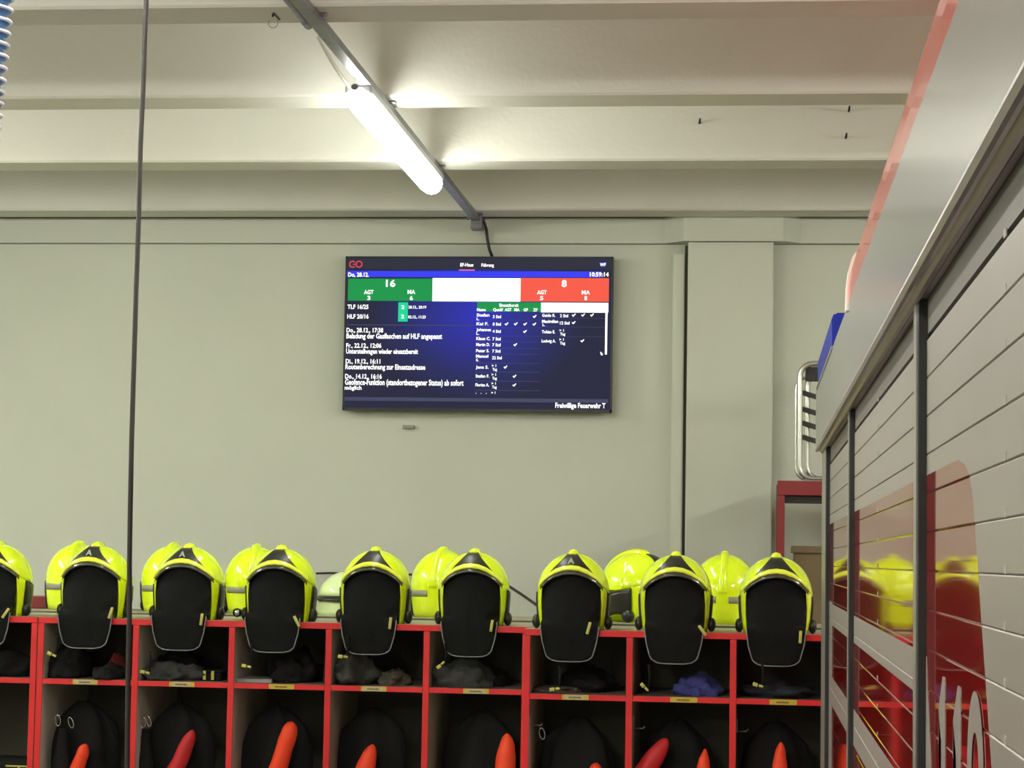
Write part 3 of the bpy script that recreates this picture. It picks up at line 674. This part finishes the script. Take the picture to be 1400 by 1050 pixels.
# hooks
for px, py, Y, x0, lab in ((735, 998, 7.46, 0, 'small grey coat hook on the upright at the left of the right unit'), (866, 1002, 7.46, 0, 'small grey coat hook right of the bare upright in the right unit'), (1003, 1006, 7.46, 0, 'small grey coat hook in the bay nearest the truck')):
    q = P(px-7, py-14, Y)
    bays = [X2+k*PITCH+TH for k in range(6)]; xw = min(bays, key=lambda b_: abs(b_-q.x))
    t = thing('coat_hook', lab, 'hook', (xw, Y, q.z))
    part('hook_plate', bx(0, .006, -.008, .008, -.022, .022, bev=.001), m_tray, t)
    part('hook_arm', tube(bmesh.new(), [(.004, 0, -.018), (.035, -.002, -.018), (.04, -.002, -.010)], .0024, 8), m_tray, t, smooth=True)
def carabiner(px, py, Y, lab, a=0):
    q = P(px, py, Y); pts = [q+Vector((.010*math.cos(t+a), 0, .019*math.sin(t))) for t in [2*PI*i/20 for i in range(21)]]
    put('snap_hook', mesh_of(tube(bmesh.new(), pts, .0018, 6, caps=False), 'snap_hook', m_chrome, True), label=lab, cat='snap hook', group='chrome snap hooks in the lockers')
carabiner(79, 985, 7.66, 'chrome snap hook hanging left of the rounded orange sleeve', .2); carabiner(97, 988, 7.66, 'second chrome snap hook from the left upright, left of the rounded orange sleeve', .5)
carabiner(195, 988, 7.66, 'chrome snap hook beside the black cable', .1); carabiner(203, 986, 7.66, 'chrome snap hook right of the one beside the cable', .6)
carabiner(899-720+720, 1001, 7.46, 'chrome snap hook in the second bay of the right unit', .1) if False else None
carabiner(741+0, 1003, 7.46, 'chrome snap hook hanging from the hook at the left of the right unit', .3)
# harness bundles hanging under the snap hooks
for px, lab in ((86, 'black strap bundle under the two snap hooks left of the orange sleeve'), (199, 'black strap bundle under the snap hooks beside the black cable')):
    q = P(px, 1000, 7.68)
    put('strap_bundle', mesh_of(tube(bmesh.new(), [q+Vector((0, 0, .01-.5*i/14)) for i in range(15)], 0, 14, radii=[.012+.02*min(1, i/3)*(1+.15*math.sin(i*2.1)) for i in range(15)]), 'strap_bundle', m_gear, True), label=lab, cat='straps')
q = P(18, 1040, 7.62)
t = thing('gear_bag', 'black bag with yellow trim in the lower left corner', 'bag', (q.x-.03, 7.72, .08))
part('bag_body', bx(-.10, .08, -.06, .12, 0, q.z-.08+.0, bev=.02), m_gear, t, smooth=False)
b = bmesh.new()
for a in ((-.01, .075, q.z-.105, q.z-.100), (.066, .072, q.z-.16, q.z-.10), (.035, .041, q.z-.16, q.z-.105)): box(b, a[0], a[1], -.0625, -.060, a[2], a[3])
part('trim_stripes', b, m_tab, t)

# ------------------------------------------------------------------ red rack, stretcher, carton behind the lockers
RYk = 9.3
qa = P(1063, 657, RYk); qb = P(1073, 677, RYk)
rk = thing('red_rack', 'shaded red metal shelf rack against the wall behind the truck', 'rack', (qa.x, RYk, 0))
ht = qa.z; pw = qb.x-qa.x; thk = qa.z-qb.z; RW = 1.5; RD = .5
for x in (0, RW-pw):
    for y in (0, RD-pw): part('post', bx(x, x+pw, y, y+pw, 0, ht-thk-.001, bev=.002), m_rackred_shaded, rk)
part('top_beam', bx(0, RW, 0, .03, ht-thk, ht, bev=.002), m_rackred_shaded, rk); part('rear_beam', bx(0, RW, RD-.03, RD, ht-thk, ht, bev=.002), m_rackred_shaded, rk)
part('top_shelf_shade', bx(.002, RW-.002, .03, RD-.03, ht-thk-.022, ht-.008), m_dark, rk)  # shelf board made black and hung low to stand in for shadow under the beam
zsb = P(1100, 865, RYk).z
part('lower_beam', bx(pw, RW-pw, .002, .03, zsb-thk, zsb, bev=.002), m_rackred_shaded, rk)
part('lower_shelf', bx(pw, RW-pw, .03, RD, zsb-.02, zsb), m_wood, rk)
q0 = P(1086, 746, RYk+.1)
cb = thing('cardboard_box', 'brown cardboard box standing on the lower shelf of the red rack', 'box', (q0.x+.2, RYk+.25, zsb))
part('carton', bx(-.2, .25, -.15, .15, 0, q0.z-zsb-.005, bev=.003), m_card_shaded, cb)
part('lid', bx(-.21, .26, -.16, .16, q0.z-zsb-.03, q0.z-zsb, bev=.002), m_card_shaded, cb)
# tube frame on the rack
SY = RYk+.12
s0 = P(1090, 500, SY); s1_ = P(1150, 652, SY)
zt_, zb_ = P(1100, 497, SY).z, ht
st = thing('stretcher_frame', 'upright silver rounded tube frame with dark cross slats on the red rack', 'stretcher', (s0.x, SY, ht))
H_ = zt_-ht; Wd = .36; r0 = .055
def rounded(w0, w1, h0, h1, r, y):
    pts = []
    for cx, cz, a0 in ((w1-r, h1-r, 0), (w0+r, h1-r, 90), (w0+r, h0+r, 180), (w1-r, h0+r, 270)):
        for i in range(7):
            a = math.radians(a0+15*i); pts.append((cx+r*math.cos(a), y, cz+r*math.sin(a)))
    return pts+[pts[0]]
part('outer_tube', tube(bmesh.new(), rounded(.012, Wd, .014, H_-.0, r0, 0), .012, 10, caps=False), m_tube, st, smooth=True)
part('inner_tube', tube(bmesh.new(), rounded(.045, Wd-.03, .016, H_-.04, r0, .05), .011, 10, caps=False), m_tube, st, smooth=True)
part('rear_tube', tube(bmesh.new(), rounded(-.002, Wd, .012, H_-.05, r0, .10), .007, 10, caps=False), m_tube, st, smooth=True)
for k, zz in enumerate((.085, .155, .215, .275)):
    b = bmesh.new(); box(b, .02, Wd-.02, -.004, .004, -.011, .011, bev=.002)
    o = part('cross_slat', b, m_grey, st); o.location = (0, .03, H_-zz-.03); o.rotation_euler = (0, .3, 0)
b = bmesh.new(); box(b, .035, Wd-.02, .02, .03, H_-.075, H_-.012, bev=.004); part('head_plate', b, m_grey, st)
part('foot_bar', bx(.03, Wd-.03, -.01, .12, 0, .006, bev=.001), m_tube, st)

# ------------------------------------------------------------------ fire truck (its left flank, close beside the camera)
tr = thing('fire_truck', 'fire truck with silver roller shutters and red film, filling the right edge', 'truck', (1.4, 2.0, 0))
def tp(name, bm, m, par=None, **k):          # truck parts are modelled in world coordinates
    par = par or tr
    o = put(name, mesh_of(bm, name, m, k.pop('smooth', False)), par, **k)
    o.location = Vector((-1.4, -2.0, 0)) if par is tr else Vector((0, 0, 0)); return o
XS = .200; YE = 6.27; Y0T = -2.6
tp('body_shell', bx(XS+.016, 2.55, Y0T, YE-.02, .5, EYE+.56, bev=.02), m_dark)
tp('rear_wall', bx(XS+.004, 2.57, YE-.02, YE, .45, EYE+.56, bev=.004), m_truckred)
# upper silver panel with gutter rail underneath
zp0, zp1 = EYE+.318, EYE+.482
tp('upper_panel', prism(bmesh.new(), [(.170, zp0), (.170, zp1), (.205, zp1), (.205, zp0)], Y0T, 6.24), m_silver)
tp('gutter_rail', prism(bmesh.new(), [(.1685, zp0+.004), (.1675, zp0-.001), (.171, zp0-.006), (.177, zp0-.003), (.181, zp0-.003), (.185, zp0-.008), (.190, zp0-.009), (.194, zp0-.005), (.2005, zp0-.005), (.2005, zp0+.002), (.171, zp0+.003)], Y0T, 6.23), m_rail)
b = bmesh.new(); prof = [(.170, zp1), (.1705, zp1+.03), (.173, zp1+.055), (.179, zp1+.078), (.190, zp1+.096), (.210, zp1+.107), (.24, zp1+.11), (.24, zp1)]
tp('roof_edge', prism(b, prof, Y0T, 4.12), m_truckred, smooth=False)
b = bmesh.new(); prism(b, [(.1655, zp1-.012), (.1665, zp1+.03), (.170, zp1+.062), (.177, zp1+.088), (.184, zp1+.098), (.182, zp1+.05), (.1705, zp1-.012)], 4.10, 4.135)
tp('white_end_trim', b, m_white)
tp('roof', bx(.24, 2.5, Y0T, YE-.1, EYE+.56, EYE+.585, bev=.01), m_truckred)
q = prism(bmesh.new(), [(.172, zp1), (.170, zp1+.075), (.178, zp1+.084), (.235, zp1+.084), (.24, zp1)], 4.98, 6.10); bmesh.ops.bevel(q, geom=list(q.edges), offset=.004, segments=2, affect='EDGES')
bc = tp('blue_beacon', q, m_bluelens, label='blue warning light on the rear roof corner')
tp('beacon_base', bx(.168, .26, 4.95, 6.14, zp1-.002, zp1+.006), m_postm)
# shutter housings and doors
zh0, zh1 = EYE+.271, zp0-.003
POSTS = [(5.93, 6.25), (4.475, 4.53), (2.607, 2.665), (1.25, 1.31)]
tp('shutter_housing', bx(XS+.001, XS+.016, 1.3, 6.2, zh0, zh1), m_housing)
for i, (ya, yb) in enumerate(POSTS):
    o = tp('door_post', bx(XS-.0105, XS+.016, ya, yb, .55, zh1-.001 if i else zh1-.001, bev=.0015), m_dark)
    tp('post_trim', bx(XS-.0115, XS-.0100, ya+.012, yb-.004, .56, zh1-.004), m_postm)
tp('side_panel', bx(XS, XS+.016, Y0T, 1.25, .55, zh1), m_silver)
SP = .0452; ztop = EYE+.271
z_joint0 = EYE-.0064+6*SP
def film3(z):
    zr = z-EYE; e_ = 2.085-(.102-zr)*.68
    if zr > .055: t_ = min(1, (zr-.055)/.05); e_ += .12*(1-math.sqrt(max(0, 1-t_*t_)))
    return e_
doors = [(4.53, 5.93, 1), (2.665, 4.475, 2), (1.31, 2.607, 3)]
def isfilm(d_, y, z):
    zr = z-EYE
    if zr > .105: return False
    if d_ == 3: return True
    if -.157 < zr < -.103 or -.36 < zr < -.288: return False
    if d_ == 1 and zr < -.1 and y > 5.70: return False
    return zr > -1.0
for ya, yb, d_ in doors:
    dr = tp('roller_shutter', bx(XS+.010, XS+.014, ya, yb, .58, zh0), m_dark)
    k = 0
    while True:
        zt1 = z_joint0-k*SP-.0003; zb1 = z_joint0-(k+1)*SP+.0003; k += 1
        if zb1 < .6: break
        if zb1 > zh0: continue
        zt1 = min(zt1, zh0-.0005)
        cuts = {zb1, zb1+.0012, zt1-.0012, zt1}
        for c_ in (.105, -.103, -.157, -.288, -.36, .06, .07, .08, .09, .097):
            zz = EYE+c_
            if zb1+.003 < zz < zt1-.003: cuts.add(zz)
        zs = sorted(cuts)
        b = bmesh.new(); cols = []
        for z in zs:
            if d_ == 3: ys = [ya, film3(z), yb]
            elif d_ == 1: ys = [ya, 5.70, yb]
            else: ys = [ya, yb]
            x = XS+(.0012 if z in (zb1, zt1) else 0)
            cols.append([b.verts.new((x, y, z)) for y in ys])
        for r in range(len(zs)-1):
            for c_ in range(len(cols[0])-1):
                f = b.faces.new((cols[r][c_], cols[r+1][c_], cols[r+1][c_+1], cols[r][c_+1]))
                ym = (cols[r][c_].co.y+cols[r][c_+1].co.y)/2; zm = (zs[r]+zs[r+1])/2
                fl = isfilm(d_, ym, zm) and not (d_ == 3 and c_ == 0)
                f.material_index = 1 if fl else 0
        bt = [b.verts.new((XS+.008, y, z)) for z in (zs[0], zs[-1]) for y in (ya, yb)]
        n_ = len(cols[0])
        b.faces.new((bt[0], bt[1], bt[3], bt[2]))
        b.faces.new([bt[0]]+cols[0]+[bt[1]]); b.faces.new([bt[2]]+cols[-1]+[bt[3]])
        o = tp('slat', b, [m_alu, m_film], dr)
        # normals of the front faces
tr_marks = bmesh.new()
for k in range(0, 20):
    z = z_joint0-k*SP
    for y in (1.795, 3.62):
        box(tr_marks, XS-.0006, XS+.0005, y-.008, y+.008, z+.001, z+.008)
tp('slat_notch_shadows', tr_marks, mat('notch_shadow_grey', (150, 143, 135), .5), kind='stuff')  # grey marks painted in for the small notch shadows at the slat joints
# the digits 112 in silver on the red film, reading from the rear towards the camera
def flat_film(name, pts, label=None):       # (distance along the truck, height) outline, 0.6 mm of film on the slats
    b = bmesh.new(); a = [b.verts.new((XS-.0007, y, z+EYE)) for y, z in pts]; c_ = [b.verts.new((XS, y, z+EYE)) for y, z in pts]; n = len(pts)
    b.faces.new(a); b.faces.new(c_[::-1])
    for i in range(n): b.faces.new((a[i], a[(i+1) % n], c_[(i+1) % n], c_[i]))
    bmesh.ops.triangulate(b, faces=[f for f in b.faces if len(f.verts) > 4])
    return tp(name, b, m_alu)
zt0 = -.117
for y0 in (2.43, 2.255):                    # the two ones
    flat_film('digit_one', [(y0-.052, zt0), (y0+.0, zt0-.038), (y0+.0, zt0-.075), (y0-.035, zt0-.070), (y0-.035, zt0-.26), (y0-.08, zt0-.26), (y0-.08, zt0)])
y0, zt0, rw = 2.10, -.112, .072
b = bmesh.new()
path = [(PI-PI*1.25*i/18) for i in range(19)]
o_ = [(y0-rw+rw*math.cos(PI-a), zt0-.075+.075*math.sin(a)) for a in path]; i_ = [(y0-rw+(rw-.038)*math.cos(PI-a), zt0-.075+.038*math.sin(a)) for a in path]
o_ = [(y0, zt0-.10)]+o_+[(y0-.07, zt0-.215), (y0-.144, zt0-.215)]; i_ = [(y0-.038, zt0-.10)]+i_+[(y0, zt0-.26), (y0-.144, zt0-.26)]
vo = [b.verts.new((XS-.0007, y, z+EYE)) for y, z in o_]; vi = [b.verts.new((XS-.0007, y, z+EYE)) for y, z in i_]
for k in range(len(vo)-1): b.faces.new((vo[k], vo[k+1], vi[k+1], vi[k]))
solid(tp('digit_two', b, m_alu), .0006)
flat_film('slanted_stripe', [(2.603, -.105), (2.603, -.62), (2.50, -.62), (2.535, -.22)])
# lower flank and wheels stand on the floor
tp('lower_skirt', bx(XS+.01, 2.5, Y0T, YE-.05, .42, .56, bev=.01), m_truckred)
for yy in (-1.5, 3.9):
    for xx in (.26, 2.2):
        whl = tp('wheel', tube(bmesh.new(), [(xx, yy, .45), (xx+.02, yy, .45), (xx+.26, yy, .45), (xx+.28, yy, .45)], 0, 32, radii=[.40, .45, .45, .40]), m_dark, smooth=False)
        tp('wheel_rim', tube(bmesh.new(), [(xx-.012, yy, .45), (xx-.002, yy, .45)], .26, 24), m_postm)
